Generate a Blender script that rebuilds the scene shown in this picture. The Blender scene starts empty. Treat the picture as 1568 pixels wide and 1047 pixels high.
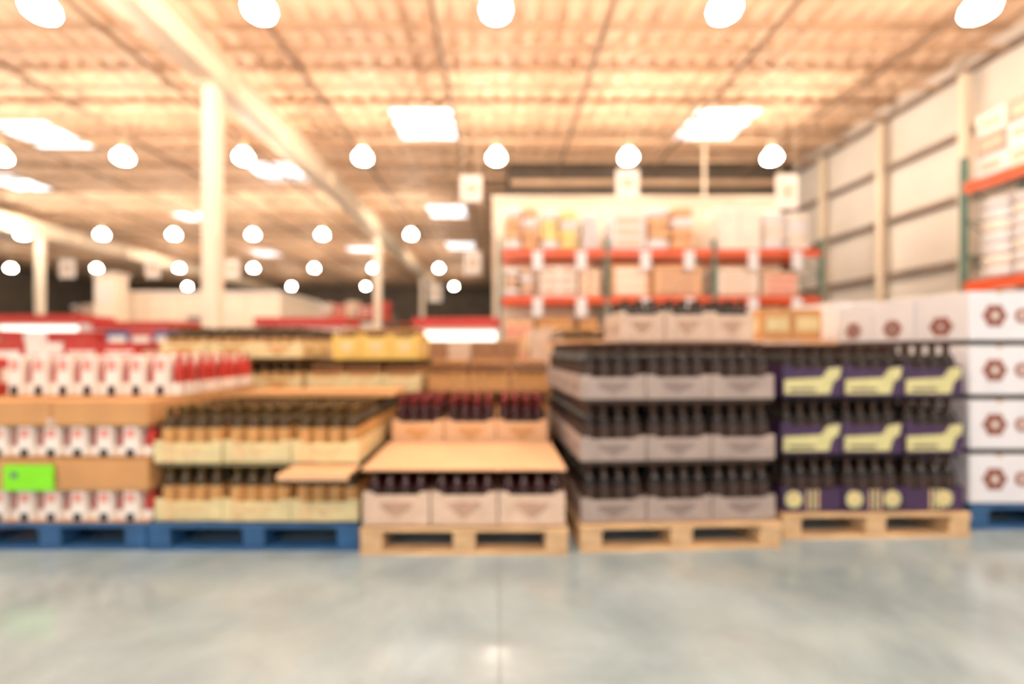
import bpy, math, random
from mathutils import Matrix, Vector
random.seed(7)
S = bpy.context.scene
try:
    S.view_settings.view_transform = 'Standard'
    S.view_settings.look = 'None'
    S.view_settings.exposure = 0.3
except Exception as e:
    print(e)

# ---------------------------------------------------------------- materials
def lin(c):
    out = []
    for v in c:
        v /= 255.0
        out.append(v/12.92 if v <= 0.04045 else ((v+0.055)/1.055)**2.4)
    return out
MATS = {}
def mat(name, rgb, rough=0.6, var=0.15, scale=6.0, metal=0.0, emis=0.0, spec=0.5, bump=0.0, stretch=None):
    if name in MATS: return MATS[name]
    m = bpy.data.materials.new(name); m.use_nodes = True
    nt = m.node_tree; b = nt.nodes['Principled BSDF']
    c = lin(rgb)
    b.inputs['Roughness'].default_value = rough
    b.inputs['Metallic'].default_value = metal
    b.inputs['Specular IOR Level'].default_value = spec
    tc = nt.nodes.new('ShaderNodeTexCoord')
    mp = nt.nodes.new('ShaderNodeMapping')
    if stretch: mp.inputs['Scale'].default_value = stretch
    nz = nt.nodes.new('ShaderNodeTexNoise')
    nz.inputs['Scale'].default_value = scale; nz.inputs['Detail'].default_value = 4
    rp = nt.nodes.new('ShaderNodeValToRGB')
    rp.color_ramp.elements[0].position = 0.3; rp.color_ramp.elements[1].position = 0.7
    rp.color_ramp.elements[0].color = [max(0, v*(1-var)) for v in c]+[1]
    rp.color_ramp.elements[1].color = [min(1, v*(1+var)) for v in c]+[1]
    nt.links.new(tc.outputs['Object'], mp.inputs['Vector'])
    nt.links.new(mp.outputs['Vector'], nz.inputs['Vector'])
    nt.links.new(nz.outputs['Fac'], rp.inputs['Fac'])
    nt.links.new(rp.outputs['Color'], b.inputs['Base Color'])
    if emis:
        b.inputs['Emission Color'].default_value = c+[1]
        b.inputs['Emission Strength'].default_value = emis
    MATS[name] = m
    return m

M_wood   = mat('pallet_wood', (210,172,128), .7, .25, 5, stretch=(1,8,8))
M_blue   = mat('pallet_blue_paint', (44,88,132), .5, .2, 8)
M_kraft  = mat('kraft_cardboard', (200,146,92), .75, .1, 4)
M_sheet  = mat('pale_cardboard', (224,176,134), .75, .08, 3)
M_carton = mat('wine_carton_tan', (214,184,160), .7, .12, 10)
M_print  = mat('carton_print', (184,148,124), .7, .2, 14)
M_ytray  = mat('yellow_tray', (222,202,150), .6, .14, 9)
M_ytray2 = mat('golden_tray', (230,188,96), .6, .12, 9)
M_gtray  = mat('grey_beige_tray', (166,148,138), .6, .12, 9)
M_gprint = mat('tray_grey_print', (136,118,110), .6, .1, 9)
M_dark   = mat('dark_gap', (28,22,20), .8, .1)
M_gdark  = mat('dark_bottle_glass', (28,17,10), .16, .1, 5, spec=.35)
M_golive = mat('olive_bottle_glass', (64,44,12), .18, .2, 5, spec=.35)
M_gbrown = mat('brown_bottle_glass', (110,66,28), .18, .2, 5, spec=.4)
M_gred   = mat('red_wine_glass', (52,10,12), .15, .2, 5, spec=.35)
M_capred = mat('foil_red', (128,32,36), .22, .2, 9, metal=.5)
M_capgold= mat('foil_gold', (200,150,86), .25, .2, 9, metal=.6)
M_capdark= mat('foil_dark', (84,58,46), .2, .2, 9, metal=.6)
M_capolive=mat('foil_olive', (100,72,28), .25, .2, 9, metal=.5)
M_lcream = mat('label_cream', (222,190,140), .6, .15, 20)
M_ltan   = mat('label_tan', (200,146,86), .6, .15, 20)
M_lwine  = mat('label_dark', (60,40,30), .6, .15, 20)
M_white  = mat('white_carton', (226,222,224), .6, .04, 5)
M_whitew = mat('white_carton_warm', (236,224,212), .6, .06, 5)
M_red    = mat('red_print', (188,50,36), .5, .15, 12)
M_redbr  = mat('brown_red_logo', (156,96,80), .6, .15, 25)
M_purple = mat('purple_carton', (62,36,74), .5, .15, 8)
M_yprint = mat('yellow_print', (206,198,140), .55, .1, 12)
M_lime   = mat('lime_card', (132,226,20), .6, .05, 4)
M_orange = mat('rack_orange', (222,88,42), .45, .08, 6)
M_green  = mat('rack_green', (84,116,104), .5, .1, 6)
M_steel  = mat('wire_deck', (160,145,135), .4, .1, 8, metal=.5)
M_cream  = mat('cream_paint', (240,222,198), .6, .04, 2)
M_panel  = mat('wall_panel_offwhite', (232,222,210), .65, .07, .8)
M_girt   = mat('girt_steel', (140,122,108), .6, .1, 3)  # dull brownish colour of the wall girts themselves
M_partit = mat('partition_white', (246,230,210), .7, .05, 1)
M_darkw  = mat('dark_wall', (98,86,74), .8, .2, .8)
M_deck   = mat('roof_deck', (246,212,180), .6, .1, .9)
M_joist  = mat('joist_steel', (204,168,134), .6, .15, 2)
M_pipe   = mat('dark_pipe', (134,108,88), .5, .15, 2)
M_lampm  = mat('lamp_housing', (240,218,188), .4, .05, 6)
M_glow   = mat('lamp_refractor', (255,241,222), .4, 0, 5, emis=105)
M_sky    = mat('skylight_lens', (240,246,255), .4, 0, 5, emis=2.0)
M_tube   = mat('lit_panel', (255,246,230), .4, 0, 5, emis=2.0)
M_cyell  = mat('yellow_bag', (240,214,146), .6, .1, 6)
M_bluec  = mat('blue_carton', (76,86,134), .6, .15, 6)
M_pink   = mat('pink_print', (222,146,130), .6, .1, 6)
M_tarp   = mat('brown_carton', (160,114,78), .7, .15, 6)
M_dboard = mat('grey_layer_board', (96,76,64), .7, .1, 6)

# ---------------------------------------------------------------- mesh builder
class B:
    def __init__(s):
        s.v=[]; s.f=[]; s.m=[]; s.mats=[]; s.sm=[]
    def mi(s, m):
        if m not in s.mats: s.mats.append(m)
        return s.mats.index(m)
    def add(s, vs, fs, m, smooth=False):
        o=len(s.v)
        for p in vs: s.v.append(tuple(p))
        single = not isinstance(m, (list, tuple))
        for i,f in enumerate(fs):
            s.f.append([o+a for a in f]); s.m.append(s.mi(m if single else m[i])); s.sm.append(smooth)
    def box(s, x0,x1,y0,y1,z0,z1,m):
        s.add([(x0,y0,z0),(x1,y0,z0),(x1,y1,z0),(x0,y1,z0),(x0,y0,z1),(x1,y0,z1),(x1,y1,z1),(x0,y1,z1)],
              [(0,3,2,1),(4,5,6,7),(0,1,5,4),(1,2,6,5),(2,3,7,6),(3,0,4,7)], m)
    def cbox(s, x0,x1,y0,y1,z0,z1,m,c=.01):
        def ring(i,z): return [(x0+i+c,y0+i,z),(x1-i-c,y0+i,z),(x1-i,y0+i+c,z),(x1-i,y1-i-c,z),(x1-i-c,y1-i,z),(x0+i+c,y1-i,z),(x0+i,y1-i-c,z),(x0+i,y0+i+c,z)]
        vs=ring(c*.6,z0)+ring(0,z0+c)+ring(0,z1-c)+ring(c*.6,z1)
        fs=[tuple(range(7,-1,-1)), tuple(range(24,32))]
        for k in range(3):
            for i in range(8):
                j=(i+1)%8; fs.append((k*8+i,k*8+j,k*8+8+j,k*8+8+i))
        s.add(vs,fs,m)
    def lathe(s, cx,cy,z0,prof,mats,seg=10,smooth=True):
        vs=[];fs=[];ms=[]
        for (z,r) in prof:
            for i in range(seg):
                a=2*math.pi*i/seg; vs.append((cx+r*math.cos(a),cy+r*math.sin(a),z0+z))
        for k in range(len(prof)-1):
            for i in range(seg):
                j=(i+1)%seg
                fs.append((k*seg+i,k*seg+j,(k+1)*seg+j,(k+1)*seg+i)); ms.append(mats[k] if isinstance(mats,(list,tuple)) else mats)
        lastm = ms[-1]; firstm=ms[0]
        n=len(prof)-1
        fs.append(tuple(n*seg+i for i in range(seg))); ms.append(lastm)
        fs.append(tuple(reversed(range(seg)))); ms.append(firstm)
        s.add(vs,fs,ms,smooth)
    def tube(s,p,q,r,m,seg=6):
        p=Vector(p);q=Vector(q);d=(q-p);L=d.length
        if L<1e-6:return
        z=d.normalized(); x=z.orthogonal().normalized(); y=z.cross(x)
        vs=[]
        for e in (p,q):
            for i in range(seg):
                a=2*math.pi*i/seg+math.pi/4; vs.append(e+x*r*math.cos(a)+y*r*math.sin(a))
        fs=[(i,(i+1)%seg,seg+(i+1)%seg,seg+i) for i in range(seg)]
        fs+=[tuple(reversed(range(seg))),tuple(range(seg,2*seg))]
        s.add(vs,fs,m)
    def blob(s,cx,cy,cz,rx,ry,rz,m,e=.55,nu=10,nv=7):
        def f(a,e): return math.copysign(abs(a)**e,a)
        vs=[(cx,cy,cz-rz)]
        for j in range(1,nv):
            ph=-math.pi/2+math.pi*j/nv
            for i in range(nu):
                th=2*math.pi*i/nu
                vs.append((cx+rx*f(math.cos(ph),e)*f(math.cos(th),e),cy+ry*f(math.cos(ph),e)*f(math.sin(th),e),cz+rz*f(math.sin(ph),e)))
        vs.append((cx,cy,cz+rz)); n=len(vs)-1
        fs=[(0,1+(i+1)%nu,1+i) for i in range(nu)]
        for j in range(nv-2):
            for i in range(nu):
                a=1+j*nu+i;b2=1+j*nu+(i+1)%nu; fs.append((a,b2,b2+nu,a+nu))
        fs+=[(n,n-nu+i,n-nu+(i+1)%nu) for i in range(nu)]
        s.add(vs,fs,m,True)
    def disc(s,cx,y,cz,r,m,seg=14):
        vs=[(cx+r*math.cos(2*math.pi*i/seg),y,cz+r*math.sin(2*math.pi*i/seg)) for i in range(seg)]
        vs+=[(cx+r*math.cos(2*math.pi*i/seg),y+.003,cz+r*math.sin(2*math.pi*i/seg)) for i in range(seg)]
        fs=[tuple(range(seg))]+[(i,seg+i,seg+(i+1)%seg,(i+1)%seg) for i in range(seg)]
        s.add(vs,fs,m)
    def discx(s,x,cy,cz,r,m,seg=12):
        vs=[(x,cy+r*math.cos(2*math.pi*i/seg),cz+r*math.sin(2*math.pi*i/seg)) for i in range(seg)]
        vs+=[(x+.003,cy+r*math.cos(2*math.pi*i/seg),cz+r*math.sin(2*math.pi*i/seg)) for i in range(seg)]
        fs=[tuple(range(seg))]+[(i,seg+i,seg+(i+1)%seg,(i+1)%seg) for i in range(seg)]
        s.add(vs,fs,m)
    def obj(s,name,loc=(0,0,0),rz=0.0,parent=None):
        me=bpy.data.meshes.new(name); me.from_pydata(s.v,[],s.f)
        for m in s.mats: me.materials.append(m)
        me.polygons.foreach_set('material_index',s.m)
        me.polygons.foreach_set('use_smooth',s.sm)
        me.update()
        o=bpy.data.objects.new(name,me); S.collection.objects.link(o)
        o.location=loc; o.rotation_euler=(0,0,rz)
        if parent: o.parent=parent
        return o

# ---------------------------------------------------------------- product parts
def bottle(b,x,y,z,h,r,g,cap,lab,seg=10):
    pr=[(0,r*.92),(.012,r),(.18*h,r),(.62*h,r),(.66*h,r),(.76*h,r*.80),(.81*h,r*.46),(.84*h,r*.42),(.93*h,r*.42),(.935*h,r*.5),(h-.006,r*.5),(h,r*.36)]
    ms=[g,g,lab,g,g,g,g,cap,cap,cap,cap]
    b.lathe(x,y,z,pr,ms,seg)
def tray(b,x0,x1,y0,y1,z0,h,m,prt,t=.006):
    b.box(x0,x1,y0,y1,z0,z0+t,m)
    for (ya,yb) in ((y0,y0+t),(y1-t,y1)):
        w=(x1-x0)
        pts=[(x0,0),(x1,0),(x1,h),(x1-w*.12,h),(x1-w*.18,h*.90),(x0+w*.18,h*.90),(x0+w*.12,h),(x0,h)]
        vs=[(px,ya,z0+pz) for px,pz in pts]+[(px,yb,z0+pz) for px,pz in pts]
        n=8; fs=[tuple(range(n)),tuple(reversed(range(n,2*n)))]+[(i,n+i,n+(i+1)%n,(i+1)%n) for i in range(n)]
        b.add(vs,fs,m)
    b.box(x0,x0+t,y0+t,y1-t,z0,z0+h,m); b.box(x1-t,x1,y0+t,y1-t,z0,z0+h,m)
    if prt:
        w=x1-x0
        pts=[(x0+w*.22,h*.62),(x0+w*.5,h*.2),(x0+w*.78,h*.62),(x0+w*.7,h*.7),(x0+w*.3,h*.7)]
        vs=[(a,y0-.002,z0+c) for a,c in pts]+[(a,y0,z0+c) for a,c in pts]
        b.add(vs,[tuple(range(5))]+[(k,5+k,5+(k+1)%5,(k+1)%5) for k in range(5)],prt)
        d=y1-y0; b.box(x0-.002,x0,y0+d*.25,y1-d*.25,z0+h*.3,z0+h*.6,prt); b.box(x1,x1+.002,y0+d*.25,y1-d*.25,z0+h*.3,z0+h*.6,prt)
def bottle_stack(name,w,d,layers,loc,rz=0,z0=.145,nx=3,ny=4,pitch=.335,th=.15,bh=.30,br=.042,bx=4,by=3,
                 tm=M_gtray,prt=M_gprint,g=M_gdark,cap=M_capgold,lab=M_lwine,deco=None,sheet=None,seg=10,ths=None):
    b=B()
    tw=w/nx; td=d/ny
    br=min(br,(tw-.028)/bx/2,(td-.028)/by/2)
    for L in range(layers):
        z=z0+L*pitch
        tt=ths[L] if ths else th
        for i in range(nx):
            for j in range(ny):
                jx=random.uniform(-.003,.003); jy=random.uniform(-.008,.008)
                x0=i*tw+.004+jx; x1=(i+1)*tw-.004+jx; y0=j*td+.004+jy; y1=(j+1)*td-.004+jy
                tray(b,x0,x1,y0,y1,z,tt,tm,prt)
                if deco: deco(b,x0,x1,y0,y1,z,tt,L,i,j)
                for p in range(bx):
                    for q in range(by):
                        bottle(b,x0+.01+(x1-x0-.02)*(p+.5)/bx,y0+.01+(y1-y0-.02)*(q+.5)/by,z+.006,bh,br,g,cap,lab,seg)
        if L<layers-1:
            b.box(.012,w-.012,.014,d-.014,z+bh+.008,z+bh+.013,sheet or M_kraft)
    return b.obj(name,loc,rz)
def carton(b,x0,x1,y0,y1,z0,z1,m,prt,logo=None):
    b.cbox(x0,x1,y0,y1,z0,z1,m,.006)
    w=x1-x0;h=z1-z0;d=y1-y0
    b.box(x0+w*.46,x0+w*.54,y0-.0015,y1+.0015,z1-.04*h,z1+.0015,M_kraft if m is not M_kraft else M_carton)
    if logo: logo(b,x0,x1,y0,y1,z0,z1)
    elif prt:
        b.box(x0+w*.12,x1-w*.12,y0-.002,y0,z0+h*.3,z0+h*.72,prt)
        b.box(x0-.002,x0,y0+d*.15,y1-d*.15,z0+h*.3,z0+h*.72,prt); b.box(x1,x1+.002,y0+d*.15,y1-d*.15,z0+h*.3,z0+h*.72,prt)
def carton_stack(name,w,d,nx,ny,nz,h,loc,rz=0,z0=.145,ms=(M_carton,),prt=M_print,logo=None,gap=.0,gapm=None):
    b=B(); tw=w/nx; td=d/ny
    for L in range(nz):
        z=z0+L*(h+gap)
        if gapm and L>0: b.box(.01,w-.01,.01,d-.01,z-gap,z,gapm)
        for i in range(nx):
            for j in range(ny):
                m=ms[(L*3+i+j)%len(ms)]
                carton(b,i*tw+.004,(i+1)*tw-.004,j*td+.004,(j+1)*td-.004,z+.001,z+h-.001,m,prt,logo)
    return b.obj(name,loc,rz)
def pallet(name,w,d,loc,rz,m):
    b=B()
    n=7; bw=d/n*.78
    for i in range(n):
        y=(d-bw)*i/(n-1); b.cbox(0,w,y,y+bw,.122,.142,m,.003)
    for x in (0,w/2-.06,w-.12):
        b.box(x,x+.12,.0,d,.104,.121,m)
        for y in (0,d/2-.07,d-.14): b.cbox(x,x+.12,y+.004,y+.14,.02,.104,m,.006)
        b.box(x,x+.12,.0,d,0,.02,m)
    b.box(.12,w/2-.06,0,.09,0,.02,m); b.box(w/2+.06,w-.12,0,.09,0,.02,m)
    return b.obj(name,loc,rz)

# ---------------------------------------------------------------- ROOM
HC=7.2; XR=9.7; XL=-34; YB=-5; YF=42; YI=14.9
fl=B(); fl.box(XL,XR+.3,YB,YF+.3,-.2,0,M_white)
def floor_mat():
    m=bpy.data.materials.new('polished_concrete'); m.use_nodes=True; nt=m.node_tree; p=nt.nodes['Principled BSDF']
    tc=nt.nodes.new('ShaderNodeTexCoord')
    n1=nt.nodes.new('ShaderNodeTexNoise'); n1.inputs['Scale'].default_value=1.6; n1.inputs['Detail'].default_value=7; n1.inputs['Roughness'].default_value=.6; n1.inputs['Distortion'].default_value=.3
    r1=nt.nodes.new('ShaderNodeValToRGB')
    e=r1.color_ramp.elements
    e[0].position=.28; e[0].color=lin((130,146,152))+[1]
    e[1].position=.7; e[1].color=lin((172,188,194))+[1]
    x=e.new(.5); x.color=lin((152,168,174))+[1]
    nt.links.new(tc.outputs['Object'],n1.inputs['Vector']); nt.links.new(n1.outputs['Fac'],r1.inputs['Fac'])
    n2=nt.nodes.new('ShaderNodeTexNoise'); n2.inputs['Scale'].default_value=1.4; n2.inputs['Detail'].default_value=4
    r2=nt.nodes.new('ShaderNodeValToRGB'); r2.color_ramp.elements[0].position=.5; r2.color_ramp.elements[1].position=.8
    r2.color_ramp.elements[1].color=(.5,.5,.5,1)
    nt.links.new(tc.outputs['Object'],n2.inputs['Vector']); nt.links.new(n2.outputs['Fac'],r2.inputs['Fac'])
    mx=nt.nodes.new('ShaderNodeMix'); mx.data_type='RGBA'
    nt.links.new(r2.outputs['Color'],mx.inputs['Factor']); nt.links.new(r1.outputs['Color'],mx.inputs['A']); mx.inputs['B'].default_value=lin((168,164,148))+[1]
    nt.links.new(mx.outputs['Result'],p.inputs['Base Color'])
    p.inputs['Roughness'].default_value=.14; p.inputs['Specular IOR Level'].default_value=.55
    return m
fl.mats=[floor_mat()]
floor=fl.obj('floor')
jb=B()
MJ=mat('joint_filler',(130,140,144),.5,.1)
jb.box(-.004,.004,-4,41,0,.001,MJ); jb.box(-5.004,-4.996,-4,41,0,.001,MJ); jb.box(4.996,5.004,-4,14,0,.001,MJ)
jb.box(-30,9.6,5.2,5.21,0,.001,MJ)
jb.obj('trim_1')

cb=B()
def deck(x0,x1,y0,y1):
    vs=[];fs=[];x=x0;pr=[(0,0),(.22,0),(.26,.07),(.38,.07),(.42,0)]
    pts=[]
    while x<x1:
        for a,z in pr[:4]: pts.append((min(x+a,x1),z))
        x+=.42
    for (px,pz) in pts: vs+= [(px,y0,HC+pz),(px,y1,HC+pz)]
    for i in range(len(pts)-1): fs.append((2*i,2*i+1,2*i+3,2*i+2))
    cb.add(vs,fs,M_deck)
deck(XL,XR,YB,YI); deck(XL,.3,YI,YF)
cb.box(XL,XR+.3,YB,YF+.3,HC+.12,HC+.2,M_deck)
cb.obj('ceiling')

jo=B()
def joist(y,x0,x1):
    jo.box(x0,x1,y-.06,y+.06,HC-.05,HC-.005,M_joist)
    jo.box(x0,x1,y-.05,y+.05,HC-.46,HC-.41,M_joist)
    x=x0;s=0
    while x<x1-.5:
        jo.tube((x,y,HC-.05 if s else HC-.42),(x+.5,y,HC-.42 if s else HC-.05),.016,M_joist,4)
        x+=.5;s=1-s
y=YB+.6
while y<YF-.5:
    joist(y,XL+.05,(XR-.05) if y<YI-.25 else .2)
    y+=1.3
jo.obj('roof_joists')
pb=B()
for x in (-28,-24.6,-21.6,-18.6,-15.6,-12.9,-9.8,-6.95,-4.0,-1.1,1.84,4.8,7.7):
    y1=YI-.35 if x>.2 else YF-.2
    pb.tube((x,YB+.1,HC-.52),(x,y1,HC-.52),.042,M_pipe,8)
    yy=YB+1
    while yy<y1-.5:
        pb.tube((x,yy,HC-.5),(x,yy,HC-.47),.012,M_pipe,4); pb.lathe(x,yy+.4,HC-.64,[(0,.04),(.02,.045),(.03,.015),(.08,.015)],M_pipe,6)
        yy+=2.6
pb.obj('sprinkler_pipes')

def ibeam(x,y0,y1,zt,h,w):
    b=B(); b.box(x-w/2,x+w/2,y0,y1,zt-.04,zt,M_cream); b.box(x-w/2,x+w/2,y0,y1,zt-h,zt-h+.05,M_cream); b.box(x-.03,x+.03,y0,y1,zt-h+.05,zt-.04,M_cream)
    yy=y0+1
    while yy<y1: b.box(x-w/2+.01,x+w/2-.01,yy,yy+.02,zt-h+.05,zt-.04,M_cream); yy+=2.6
    return b.obj('roof_beam')
ibeam(-5.40,YB+.1,YF-.1,HC-.53+.0,.62,.42)
ibeam(-20.5,YB+.1,YF-.1,HC-.53,.62,.42)
def column(x,y,w=.28,zt=HC-1.16):
    b=B(); b.cbox(x-w/2,x+w/2,y-w/2,y+w/2,.02,zt-.03,M_cream,.03); b.box(x-w*.8,x+w*.8,y-w*.8,y+w*.8,0,.02,M_steel); b.box(x-w*.7,x+w*.7,y-w*.7,y+w*.7,zt-.03,zt,M_cream)
    return b.obj('support_column')
for y in (8.6,20.3,32.0): column(-5.42,y)
for y in (8.6,20.3,32.0): column(-20.5,y)

for (x,y) in ((-2.0,12.35),(5.85,12.35),(-13.0,13.0),(-7.6,15.7),(-2.3,20.2),(-14,21),(-17.6,16.7),(-2.3,27),(-8.5,28),(-15,29),(-24.4,23),(5.8,-1),(-2.3,-1),(-9.5,-1)):
    b=B(); w=.8;d=.82;z=HC-.04
    b.box(x-w,x+w,y-d,y+d,z,z+.03,M_sky)
    for (a,c,e,f) in ((x-w-.06,x+w+.06,y-d-.06,y-d),(x-w-.06,x+w+.06,y+d,y+d+.06),(x-w-.06,x-w,y-d,y+d),(x+w,x+w+.06,y-d,y+d)): b.box(a,c,e,f,z-.01,z+.03,M_cream)
    b.obj('skylight')

wb=B(); wb.box(XR,XR+.3,YB,YI+.3,0,HC+.12,M_panel)
wb.obj('wall_right')
gb=B()
for z in (6.75,5.5,4.2,2.85):
    gb.box(XR-.12,XR-.001,YB+.1,YI-.02,z,z+.07,M_girt); gb.box(XR-.14,XR-.12,YB+.1,YI-.02,z-.03,z+.10,M_girt)
gb.obj('trim_2')
yy=-3.0
while yy<14.8:
    b=B(); b.box(XR-.26,XR-.245,yy-.08,yy+.08,0,HC-.5,M_cream); b.box(XR-.245,XR-.16,yy-.012,yy+.012,0,HC-.5,M_cream); b.box(XR-.16,XR-.145,yy-.08,yy+.08,0,HC-.5,M_cream)
    b.obj('wall_column'); yy+=2.05
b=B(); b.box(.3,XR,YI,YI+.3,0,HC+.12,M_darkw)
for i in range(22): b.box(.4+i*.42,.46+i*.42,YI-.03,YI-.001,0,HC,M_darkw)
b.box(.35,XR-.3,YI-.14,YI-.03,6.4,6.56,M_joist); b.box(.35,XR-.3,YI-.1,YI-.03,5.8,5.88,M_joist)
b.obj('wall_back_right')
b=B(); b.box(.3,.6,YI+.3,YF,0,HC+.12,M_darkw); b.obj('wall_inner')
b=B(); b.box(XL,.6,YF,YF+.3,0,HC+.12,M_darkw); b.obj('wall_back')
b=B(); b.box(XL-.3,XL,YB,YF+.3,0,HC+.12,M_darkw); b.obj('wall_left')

b=B(); b.box(-.17,7.05,11.5,11.62,0,4.85,M_partit)
for i in range(7): b.box(-.17+i*1.2,-.12+i*1.2,11.48,11.5,0,4.85,M_cream)
b.box(-.2,7.08,11.46,11.66,4.85,4.93,M_cream); b.obj('partition_wall')

# ---------------------------------------------------------------- high-bay lamps
lm=B()
lm.lathe(0,0,-.20,[(0,.06),(.02,.13),(.06,.185),(.12,.205),(.18,.19),(.25,.135),(.30,.095)],M_glow,14)
lm.lathe(0,0,.102,[(0,.10),(.02,.115),(.05,.105),(.09,.085),(.26,.075),(.29,.04),(.33,.02)],M_lampm,12)
lm.tube((0,0,.42),(0,0,.83),.012,M_lampm,6)
first=None
rows=[(6.35,(-9.4,-6.4,-3.35,-.05,3.14,6.7)),(11.3,(-15.8,-12.4,-9.35,-6.35,-3.4,-.08,3.2,6.76)),
      (19,(-19.9,-16.6,-13.6,-10.3,-7.4,-3.7)),(27,(-29,-23.9,-19.0,-14.6,-11,-7.5,-3.6)),(35,(-24,-16,-10.3,-3.5)),
      (1.3,(-6.4,-3.35,-.05,3.2,6.7)),(-3.2,(-6.4,-3.35,-.05,3.2,6.7))]
for d,xs in rows:
    for x in xs:
        if first is None:
            first=lm.obj('high_bay_lamp',(x,d,5.9))
        else:
            o=bpy.data.objects.new('high_bay_lamp',first.data); o.location=(x,d,5.9); S.collection.objects.link(o)

for (x,y,z,w,h) in ((-.5,8,3.9,.38,.46),(2.25,8,4.0,.4,.45),(5.05,8,3.85,.38,.6),(-15.2,16,3.9,.55,.65),(-12.2,16,3.9,.5,.65),(-9.4,16,3.9,.5,.65),(-.95,16,4.1,.6,.8),(-3.4,24,4.0,.7,.9)):
    b=B(); b.cbox(x-w/2,x+w/2,y-.02,y+.02,z-h/2,z+h/2,M_whitew,.008); b.box(x-w*.28,x+w*.28,y-.022,y-.02,z-h*.2,z+h*.2,M_carton)
    b.tube((x-w*.35,y,z+h/2),(x-w*.35,y,HC-.47),.005,M_lampm,4); b.tube((x+w*.35,y,z+h/2),(x+w*.35,y,HC-.47),.005,M_lampm,4)
    b.obj('hanging_aisle_sign')

# ---------------------------------------------------------------- racks
def rack(name,length,depth,levels,bays,height,loc,rz=0,tags=True,bm=0.0):
    b=B(); L=length/bays
    for i in range(bays+1):
        x=i*L
        for y in (0,depth-.08):
            b.box(x-.04,x+.04,y,y+.08,.01,height,M_green); b.box(x-.08,x+.08,y-.02,y+.1,0,.01,M_green)
        z=.3
        while z<height-.7:
            b.tube((x,.06,z),(x,depth-.06,z+.6),.015,M_green,4); b.tube((x,.06,z),(x,depth-.06,z),.015,M_green,4); z+=.6
    for z in levels:
        for i in range(bays):
            x0=i*L+.04;x1=(i+1)*L-.04
            for y in (.0,depth-.05):
                b.box(x0,x1,y-.005,y+.05,z-.13-bm,z-.085,M_orange); b.box(x0,x1,y+.008,y+.04,z-.085,z-.05,M_orange); b.box(x0,x1,y-.005,y+.05,z-.05,z-.01,M_orange)
            k=x0+.05
            while k<x1: b.box(k,k+.015,.0,depth,z-.01,z-.002,M_steel); k+=.12
            if tags:
                for q in (.3,.72): b.box(x0+(x1-x0)*q,x0+(x1-x0)*q+.22,-.014,-.006,z-.45,z-.04,M_white)
    return b.obj(name,loc,rz)
rack('storage_rack',7.1,1.0,(2.25,3.28),3,3.5,(0.0,10.0,0),bm=.03)
rack('storage_rack',4.2,1.1,(2.25,3.95),2,4.4,(8.02+1.1,3.7,0),math.pi/2,tags=False,bm=.05)
rack('storage_rack',20,1.1,(1.8,3.0),8,3.2,(-26.5,27.8,0),0,False)
rack('storage_rack',12,1.1,(1.8,3.0),5,3.2,(-13.5,33.5,0),0,False)

def load(name,x0,x1,y0,y1,z0,zmax,pal,seedv,kinds=('c','b','p'),wmin=.6,wmax=1.1):
    random.seed(seedv); b=B(); x=x0+.06
    while x<x1-.4:
        w=min(random.uniform(wmin,wmax),x1-x-.05); h=(zmax-z0)*random.uniform(.7,1.0); k=random.choice(kinds); m=random.choice(pal)
        prt=random.choice([M_carton,M_whitew,M_cyell,None,M_pink,M_print])
        if k=='c':
            n=3
            for i in range(n):
                for jx in range(2):
                    carton(b,x+jx*w/2+.005,x+(jx+1)*w/2-.005,y0,y1,z0+h*i/n+.003,z0+h*(i+1)/n-.002,m,prt)
        elif k=='b':
            n=4
            for i in range(n):
                for jx in range(2):
                    hh=h/n
                    for jy in range(2):
                        b.blob(x+w*(.25+.5*jx)+random.uniform(-.02,.02),y0+(y1-y0)*(.25+.5*jy),z0+hh*(i+.5)+.003,w*.25,(y1-y0)*.25,hh*.52,m if (i+jx)%3 else M_white)
        else:
            b.cbox(x,x+w-.02,y0,y1,z0+.004,z0+h*.9,m,.03)
            for i in range(3): b.box(x+w*.1,x+w*.86,y0-.003,y0,z0+h*(.08+.27*i),z0+h*(.25+.27*i),prt or M_carton)
            b.cbox(x+.03,x+w-.05,y0+.02,y1-.02,z0+h*.9,z0+h*.9+.02,M_kraft,.005)
        x+=w+random.uniform(.04,.14)
    return b.obj(name)
palw=[M_whitew,M_white,M_cyell,M_carton,M_whitew,M_sheet]
for bay in range(3):
    a=bay*7.1/3
    load('shelf_merchandise',a+.06,a+2.28,10.1,10.9,3.29,4.35,palw,13+bay*3,('c','b','b','p'))
    load('shelf_merchandise',a+.06,a+2.28,10.1,10.9,2.26,3.08,[M_whitew,M_carton,M_sheet,M_white],32+bay*3)
    load('shelf_merchandise',a+.06,a+2.28,10.1,10.9,0.02,1.98,[M_carton,M_sheet,M_cyell,M_kraft],57+bay,('c','p'))
def yload(name,x0,x1,y0,y1,z0,n,h,pal,bag=False):
    b=B(); ny=4
    for i in range(n):
        for j in range(ny):
            ya=y0+(y1-y0)*j/ny; yb=y0+(y1-y0)*(j+1)/ny; m=pal[(i+j)%len(pal)]
            if bag:
                for q in range(2): b.blob((x0*(1.5-q)+x1*(.5+q))/2,(ya+yb)/2,z0+h*(i+.5),(x1-x0)*.25,(yb-ya)*.5,h*.53,m)
            else: carton(b,x0,x1,ya+.01,yb-.01,z0+i*h+.003,z0+(i+1)*h-.003,m,M_carton)
    return b.obj(name)
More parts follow.
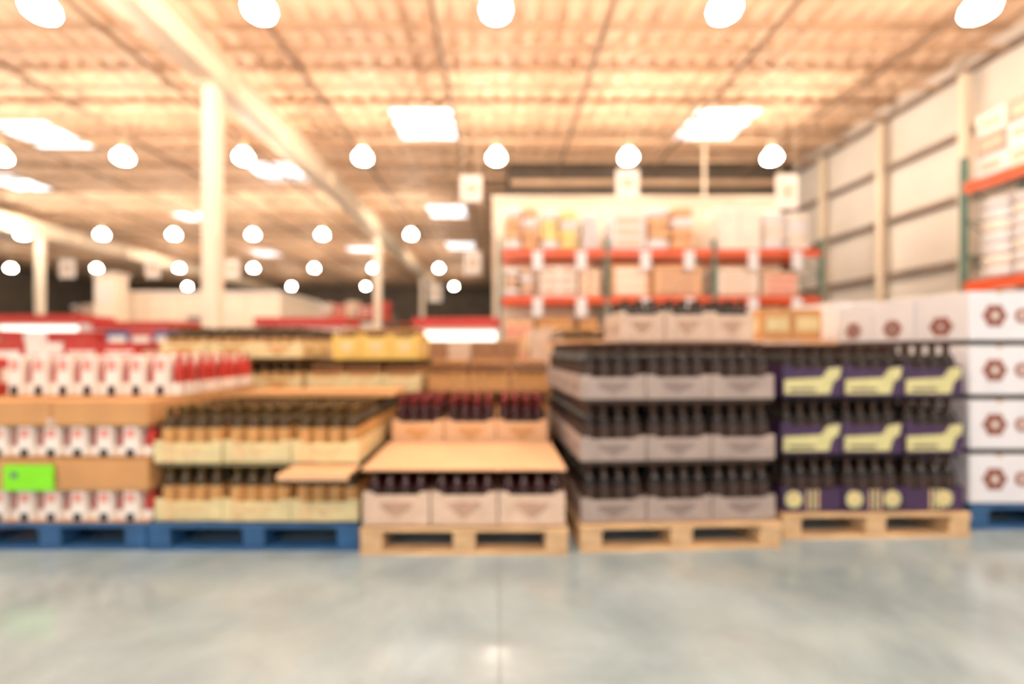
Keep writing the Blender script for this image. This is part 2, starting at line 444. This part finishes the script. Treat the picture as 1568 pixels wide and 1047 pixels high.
for k in range(2):
    ya=3.8+k*2.1
    yload('stacked_bags',8.16,9.0,ya,ya+1.9,2.27,7,.19,[M_white,M_whitew,M_white],True)
    yload('shelf_merchandise',8.16,9.0,ya,ya+1.9,3.96,3,.36,[M_white,M_pink,M_whitew])
    yload('shelf_merchandise',8.16,9.0,ya,ya+1.9,0.02,5,.4,[M_white,M_whitew])
for i in range(4):
    load('shelf_merchandise',-26.4+i*5,-21.6+i*5,27.9,28.8,1.8,2.7,[M_carton,M_tarp,M_bluec,M_whitew,M_kraft],80+i,('c','p'))
    load('shelf_merchandise',-26.4+i*5,-21.6+i*5,27.9,28.8,3.0,4.0,[M_carton,M_whitew,M_tarp,M_red],90+i,('c','b'))
random.seed(21)

# ---------------------------------------------------------------- FRONT ROW
def carrier_layer(b,w,d,z,h,n,dep=5):
    cw=w/n; cd=d/dep
    for i in range(n):
        for j in range(dep):
            x=i*cw;y=j*cd
            b.cbox(x+cw*.22,x+cw*.80,y+.004,y+cd-.004,z,z+h,M_whitew,.006)
            b.box(x+cw*.34,x+cw*.68,y+.002,y+.004,z+h*.62,z+h*.9,M_pink)
            b.box(x+cw*.36,x+cw*.66,y+.001,y+.004,z+.0,z+h*.24,M_dark)
            b.box(x+cw*.80,x+cw*1.2,y+.03,y+cd-.01,z,z+h*.3,M_whitew)
            for q in (0.3,.75):
                bottle(b,x+cw*1.01,y+cd*q,z,h*1.04,cw*.2,M_red,M_red,M_red,8)
def stackA():
    b=B(); w=1.05;d=1.1
    for z,kt in ((.145,0),(.50,1)):
        b.box(0,w,.0,d,z,z+.006,M_kraft)
        carrier_layer(b,w-.03,d,z+.006,.165,7)
        b.box(.0,w,-.006,d,z+.172,z+.178,M_kraft)
        hh=.165 if kt==0 else .13
        b.cbox(-.005,w/2-.003,-.01,d,z+.18,z+.18+hh,M_kraft,.006); b.cbox(w/2+.003,w+.005,-.01,d,z+.18,z+.18+hh,M_kraft,.006)
        b.box(w/2-.02,w/2+.02,-.013,-.01,z+.18,z+.18+hh*.3,M_carton)
    return b.obj('red_multipack_stack',(-2.98,2.5,0))
stackA()
b=B(); b.box(0,1.05,.0,.9,0,.006,M_kraft); carrier_layer(b,1.02,.85,.006,.235,7,4); b.obj('red_multipack_stack',(-2.98,2.72,.813))
pallet('blue_pallet',1.06,1.15,(-2.99,2.48,0),0,M_blue)
b=B(); b.box(0,.275,0,.004,0,.14,M_lime); b.box(.04,.08,-.001,0,.07,.1,M_green); b.box(0,.275,.004,.012,0,.01,M_lime)
b.obj('lime_price_sign',(-2.70,2.474,.325))

def decoB(b,x0,x1,y0,y1,z,th,L,i,j):
    if j==0:
        b.box(x0+.05,x0+.11,y0-.004,y0-.001,z+.01,z+th*.9,M_lcream)
bottle_stack('olive_bottle_stack',1.13,1.15,2,(-1.90,2.5,0),0,nx=3,ny=4,pitch=.322,th=.125,bh=.30,tm=M_ytray,prt=M_lcream,g=M_golive,cap=M_capolive,lab=M_ltan,deco=decoB,bx=4,by=3,sheet=M_ytray)
pallet('blue_pallet',1.15,1.2,(-1.915,2.47,0),0,M_blue)
b=B(); b.box(0,.36,0,.2,0,.008,M_sheet); b.box(0,.36,-.006,0,-.02,.008,M_sheet); b.obj('cardboard_sheet',(-1.12,2.29,.455))

bottle_stack('red_wine_stack',1.09,1.15,1,(-.735,2.44,0),0,nx=3,ny=4,th=.185,bh=.295,tm=M_carton,prt=M_print,g=M_gred,cap=M_capdark,lab=M_lwine,bx=4,by=3)
pallet('wooden_pallet',1.11,1.17,(-.745,2.42,0),0,M_wood)
b=B()
b.add([(-.01,0,0),(1.08,0,0),(1.05,.5,.04),(.02,.5,.04),(-.01,0,.01),(1.08,0,.01),(1.05,.5,.05),(.02,.5,.05)],
      [(0,3,2,1),(4,5,6,7),(0,1,5,4),(1,2,6,5),(2,3,7,6),(3,0,4,7)],M_sheet)
b.box(.0,1.06,.52,1.14,.0,.012,M_kraft)
b.obj('cardboard_sheet',(-.725,2.42,.449))
bottle_stack('red_wine_stack',1.02,.6,1,(-.70,2.96,0),0,z0=.465,nx=3,ny=2,th=.17,bh=.30,tm=M_sheet,prt=M_kraft,g=M_gred,cap=M_capred,lab=M_lwine,bx=4,by=3)

bottle_stack('dark_wine_stack',1.10,1.15,3,(.44,2.47,0),math.radians(3.2),z0=.148,nx=3,ny=4,pitch=.335,th=.135,bh=.308,tm=M_gtray,prt=M_gprint,g=M_gdark,cap=M_capdark,lab=M_lwine,bx=4,by=3,sheet=M_dboard)
pallet('wooden_pallet',1.12,1.18,(.435,2.445,0),math.radians(3.2),M_wood)
b=B(); b.cbox(0,.94,0,.5,0,.006,M_dboard,.002)
b.obj('cardboard_sheet',(.72,3.0,1.134))
bottle_stack('dark_wine_stack',.9,.45,1,(.80,3.03,0),0,z0=1.142,nx=3,ny=2,th=.2,bh=.28,tm=M_carton,prt=M_print,g=M_gdark,cap=M_capdark,lab=M_lwine,bx=3,by=2)

def decoE(b,x0,x1,y0,y1,z,th,L,i,j):
    if j!=0 and i not in (0,): return
    w=x1-x0
    if j==0:
        if L>0:
            pts=[(x0+.01,.02),(x1-w*.22,.02),(x1-w*.16,th*.5),(x1-.02,th*.62),(x1-.01,th*.95),(x1-w*.24,th*.9),(x0+w*.66,th*.62),(x0+.01,th*.56)]
            vs=[(a,y0-.004,z+c) for a,c in pts]+[(a,y0-.001,z+c) for a,c in pts]; n=len(pts)
            b.add(vs,[tuple(range(n))]+[(k,n+k,n+(k+1)%n,(k+1)%n) for k in range(n)],M_yprint)
            b.box(x0+w*.12,x0+w*.55,y0-.005,y0-.004,z+th*.2,z+th*.28,M_purple)
        else:
            cs=((x0+.07,),(x0+.06,x1-.07),(x1-.12,))[i]
            for cx in cs:
                b.disc(cx,y0-.004,z+.072,.05,M_yprint); b.disc(cx,y0-.007,z+.085,.022,M_lcream)
            for q in (.42,.5,.58): b.box(x0+w*q,x0+w*q+.012,y0-.0035,y0-.001,z+.01,z+th*.9,M_lcream if q!=.5 else M_yprint)
    else:
        b.box(x0-.004,x0-.001,y0+.02,y1-.02,z+.02,z+th*.5,M_yprint)
bottle_stack('purple_wine_stack',1.09,1.12,3,(1.64,2.64,0),math.radians(1.5),z0=.148,nx=3,ny=4,pitch=.333,ths=(.14,.185,.185),bh=.305,tm=M_purple,prt=None,g=M_gdark,cap=M_capdark,lab=M_lwine,deco=decoE,bx=4,by=3,sheet=M_dark)
pallet('wooden_pallet',1.12,1.16,(1.625,2.62,0),math.radians(1.5),M_wood)

def logoF(b,x0,x1,y0,y1,z0,z1):
    w=x1-x0;h=z1-z0;d=y1-y0
    cx=x0+w*.42;cz=z0+h*.5
    for k in range(6):
        a=k*math.pi/3; b.disc(cx+.045*math.cos(a),y0-.003,cz+.045*math.sin(a),.03,M_redbr,10)
    b.disc(cx,y0-.005,cz,.02,M_whitew,10)
    b.disc(x1-w*.12,y0-.003,cz,.045,M_redbr,10)
    b.disc(x1-w*.12,y0-.005,cz,.018,M_whitew,10)
    cy=y0+d*.5
    for k in range(6):
        a=k*math.pi/3; b.discx(x0-.003,cy+.05*math.cos(a),z0+h*.3+.04*math.sin(a),.03,M_redbr,10)
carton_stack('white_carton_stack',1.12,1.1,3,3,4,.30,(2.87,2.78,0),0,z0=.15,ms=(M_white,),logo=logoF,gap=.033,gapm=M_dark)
pallet('blue_pallet',1.15,1.14,(2.86,2.765,0),0,M_blue)

# ---------------------------------------------------------------- SECOND ROW
def pl(x,y,w,d,m=M_wood): pallet('wooden_pallet' if m is M_wood else 'blue_pallet',w,d,(x-.005,y-.01,0),0,m)
bottle_stack('olive_bottle_stack',1.2,1.0,4,(-2.88,3.86,0),0,nx=3,ny=3,pitch=.29,th=.14,bh=.26,tm=M_ytray,prt=M_ltan,g=M_golive,cap=M_capolive,lab=M_ltan,bx=4,by=3,seg=8); pl(-2.88,3.86,1.2,1.0)
bottle_stack('olive_bottle_stack',.95,1.0,3,(-1.62,3.80,0),0,nx=3,ny=3,pitch=.29,th=.15,bh=.26,tm=M_ytray,prt=M_lcream,g=M_gbrown,cap=M_capolive,lab=M_ltan,bx=4,by=3,seg=8); pl(-1.62,3.80,.95,1.0)
bottle_stack('golden_tray_stack',.76,.6,1,(-1.46,3.95,0),0,z0=1.0,nx=3,ny=2,th=.22,bh=.27,tm=M_ytray2,prt=M_ytray,g=M_golive,cap=M_capgold,lab=M_ltan,bx=3,by=2,seg=8)
bottle_stack('brown_bottle_stack',1.1,1.0,3,(-.64,4.0,0),0,nx=3,ny=3,pitch=.285,th=.13,bh=.26,tm=M_kraft,prt=M_ltan,g=M_gbrown,cap=M_capgold,lab=M_ltan,bx=4,by=3,seg=8); pl(-.64,4.0,1.1,1.0)
bottle_stack('olive_bottle_stack',1.1,1.0,4,(.52,4.0,0),0,nx=3,ny=3,pitch=.29,th=.15,bh=.26,tm=M_sheet,prt=M_ytray,g=M_golive,cap=M_capgold,lab=M_ltan,bx=4,by=3,seg=8); pl(.52,4.0,1.1,1.0)
carton_stack('tan_carton_stack',1.4,1.0,3,3,4,.255,(1.78,4.05,0),z0=.15,ms=(M_carton,M_sheet)); pl(1.78,4.05,1.4,1.0)
b=B()
for i in range(2): carton(b,i*.27,i*.27+.26,0,.4,0,.28,M_kraft,M_ytray)
b.obj('cardboard_box',(2.36,4.08,1.173))
def logoR(b,x0,x1,y0,y1,z0,z1):
    h=z1-z0
    for q in (.3,.7):
        cx=x0+(x1-x0)*q
        for k in range(5):
            a=k*1.2566; b.disc(cx+.035*math.cos(a),y0-.003,z0+h*.35+.035*math.sin(a),.03,M_redbr,8)
carton_stack('white_carton_stack',1.6,1.0,4,3,4,.35,(3.25,4.4,0),z0=.15,ms=(M_white,),logo=logoR); pl(3.25,4.4,1.6,1.0)
carton_stack('white_carton_stack',1.6,1.0,4,3,4,.37,(5.0,4.6,0),z0=.15,ms=(M_white,M_whitew),logo=logoR); pl(5.0,4.6,1.6,1.0)
b=B(); b.box(0,1.12,0,.6,0,.010,M_kraft); b.box(0,1.12,-.005,0,-.0,.03,M_kraft); b.obj('cardboard_sheet',(-1.84,3.02,.778))
carton_stack('red_carton_stack',1.3,1.0,4,3,4,.25,(-4.4,3.9,0),z0=.15,ms=(M_red,M_whitew,M_red),prt=M_whitew); pl(-4.4,3.9,1.3,1.0)
carton_stack('red_carton_stack',1.0,1.1,3,3,4,.22,(-4.2,2.5,0),z0=.15,ms=(M_red,M_whitew,M_kraft),prt=M_whitew); pl(-4.2,2.5,1.0,1.1)
thr=[(-8.0,M_red,M_bluec,.24,5),(-6.6,M_red,M_whitew,.235,5),(-5.2,M_bluec,M_red,.235,5),(-3.8,M_kraft,M_red,.23,5),(-2.4,M_carton,M_kraft,.235,5),(-1.0,M_tarp,M_carton,.21,5),(.4,M_carton,M_cyell,.24,5),(1.8,M_sheet,M_carton,.25,5),(3.2,M_whitew,M_sheet,.27,5),(4.6,M_whitew,M_pink,.27,5)]
for (x,m1,m2,h,n) in thr:
    carton_stack('assorted_carton_stack',1.25,1.0,4,2,n,h,(x,6.0,0),z0=.15,ms=(m1,m2,m1),prt=random.choice([M_print,M_whitew,None])); pl(x,6.0,1.25,1.0)
for i,x in enumerate((-16.5,-15,-13.5,-12,-10.5,-9,-7.4,-4.7,-3.2)):
    carton_stack('assorted_carton_stack',1.3,1.0,3,2,5,.25,(x,11.5+.15*(i%2),0),z0=.15,ms=random.choice([(M_red,M_whitew),(M_carton,M_kraft),(M_bluec,M_carton),(M_whitew,M_pink)])); pl(x,11.5+.15*(i%2),1.3,1.0)

def cooler(w,loc,h=1.63,lit=(.9,1.42)):
    b=B()
    b.cbox(0,w,.0,.9,.08,.45,M_white,.03); b.box(.03,w-.03,.05,.88,0,.08,M_dark)
    b.box(0,w,.82,.9,.45,h-.1,M_whitew); b.box(0,.05,.1,.82,.45,h-.1,M_white); b.box(w-.05,w,.1,.82,.45,h-.1,M_white)
    b.cbox(-.02,w+.02,.02,.92,h-.16,h,M_red,.02)
    b.box(.08,w-.08,.78,.815,lit[0],lit[1],M_tube)
    for z in (.62,.78): b.box(.05,w-.05,.3,.82,z,z+.02,M_steel)
    for i in range(int(w/.14)): b.lathe(.12+i*.14,.4,.64,[(0,.04),(.1,.04),(.13,.02)],M_red if i%2 else M_whitew,6)
    return b.obj('refrigerated_display_case',loc)
cooler(1.5,(-1.5,7.9,0)); cooler(1.7,(-4.6,8.5,0),1.68,(1.3,1.45)); cooler(2.4,(-10.6,8.8,0),1.75,(1.3,1.56)); cooler(1.7,(-7.9,8.8,0),1.62,(1.38,1.45)); cooler(3,(-14,8.8,0),1.75,(1.3,1.56))
b=B(); b.box(-11.9,-6.75,14,17,0,2.75,M_cream); b.box(-11.95,-6.7,13.95,17.05,2.75,2.85,M_whitew)
for i in range(1,5): b.box(-11.9+i*1.03,-11.88+i*1.03,13.99,14,0,2.75,M_carton)
b.box(-9.6,-8.5,13.96,14,.02,2.1,M_steel); b.box(-8.68,-8.62,13.9,13.96,1.0,1.2,M_dark); b.obj('walk_in_cooler')
b=B(); b.cbox(-11.6,-11.0,13.0,13.5,0.05,3.2,M_cream,.03); b.box(-11.65,-10.95,12.97,13.53,0,.1,M_steel); b.box(-11.55,-11.05,12.99,13.0,2.4,3.0,M_whitew); b.cbox(-11.65,-10.95,12.96,13.54,3.2,3.27,M_whitew,.02); b.obj('display_tower')
b=B(); b.tube((5.2,11.56,4.95),(5.2,11.56,HC-.5),.035,M_cream,8); b.lathe(5.2,11.56,4.93,[(0,.08),(.02,.08),(.03,.05)],M_cream,8); b.obj('vent_pipe')

# ---------------------------------------------------------------- world + camera
w=bpy.data.worlds.new('World'); S.world=w; w.use_nodes=True
bg=w.node_tree.nodes['Background']; bg.inputs[0].default_value=(.9,.95,1.0,1); bg.inputs[1].default_value=1.2
cam=bpy.data.cameras.new('Camera'); co=bpy.data.objects.new('Camera',cam); S.collection.objects.link(co)
co.location=(0,0,1.1); co.rotation_euler=(math.pi/2,0,0)
cam.lens=16; cam.sensor_width=36; cam.shift_x=19/1568; cam.shift_y=9.5/1568; cam.clip_end=200
cam.dof.use_dof=True; cam.dof.focus_distance=.5; cam.dof.aperture_fstop=1.35
S.camera=co
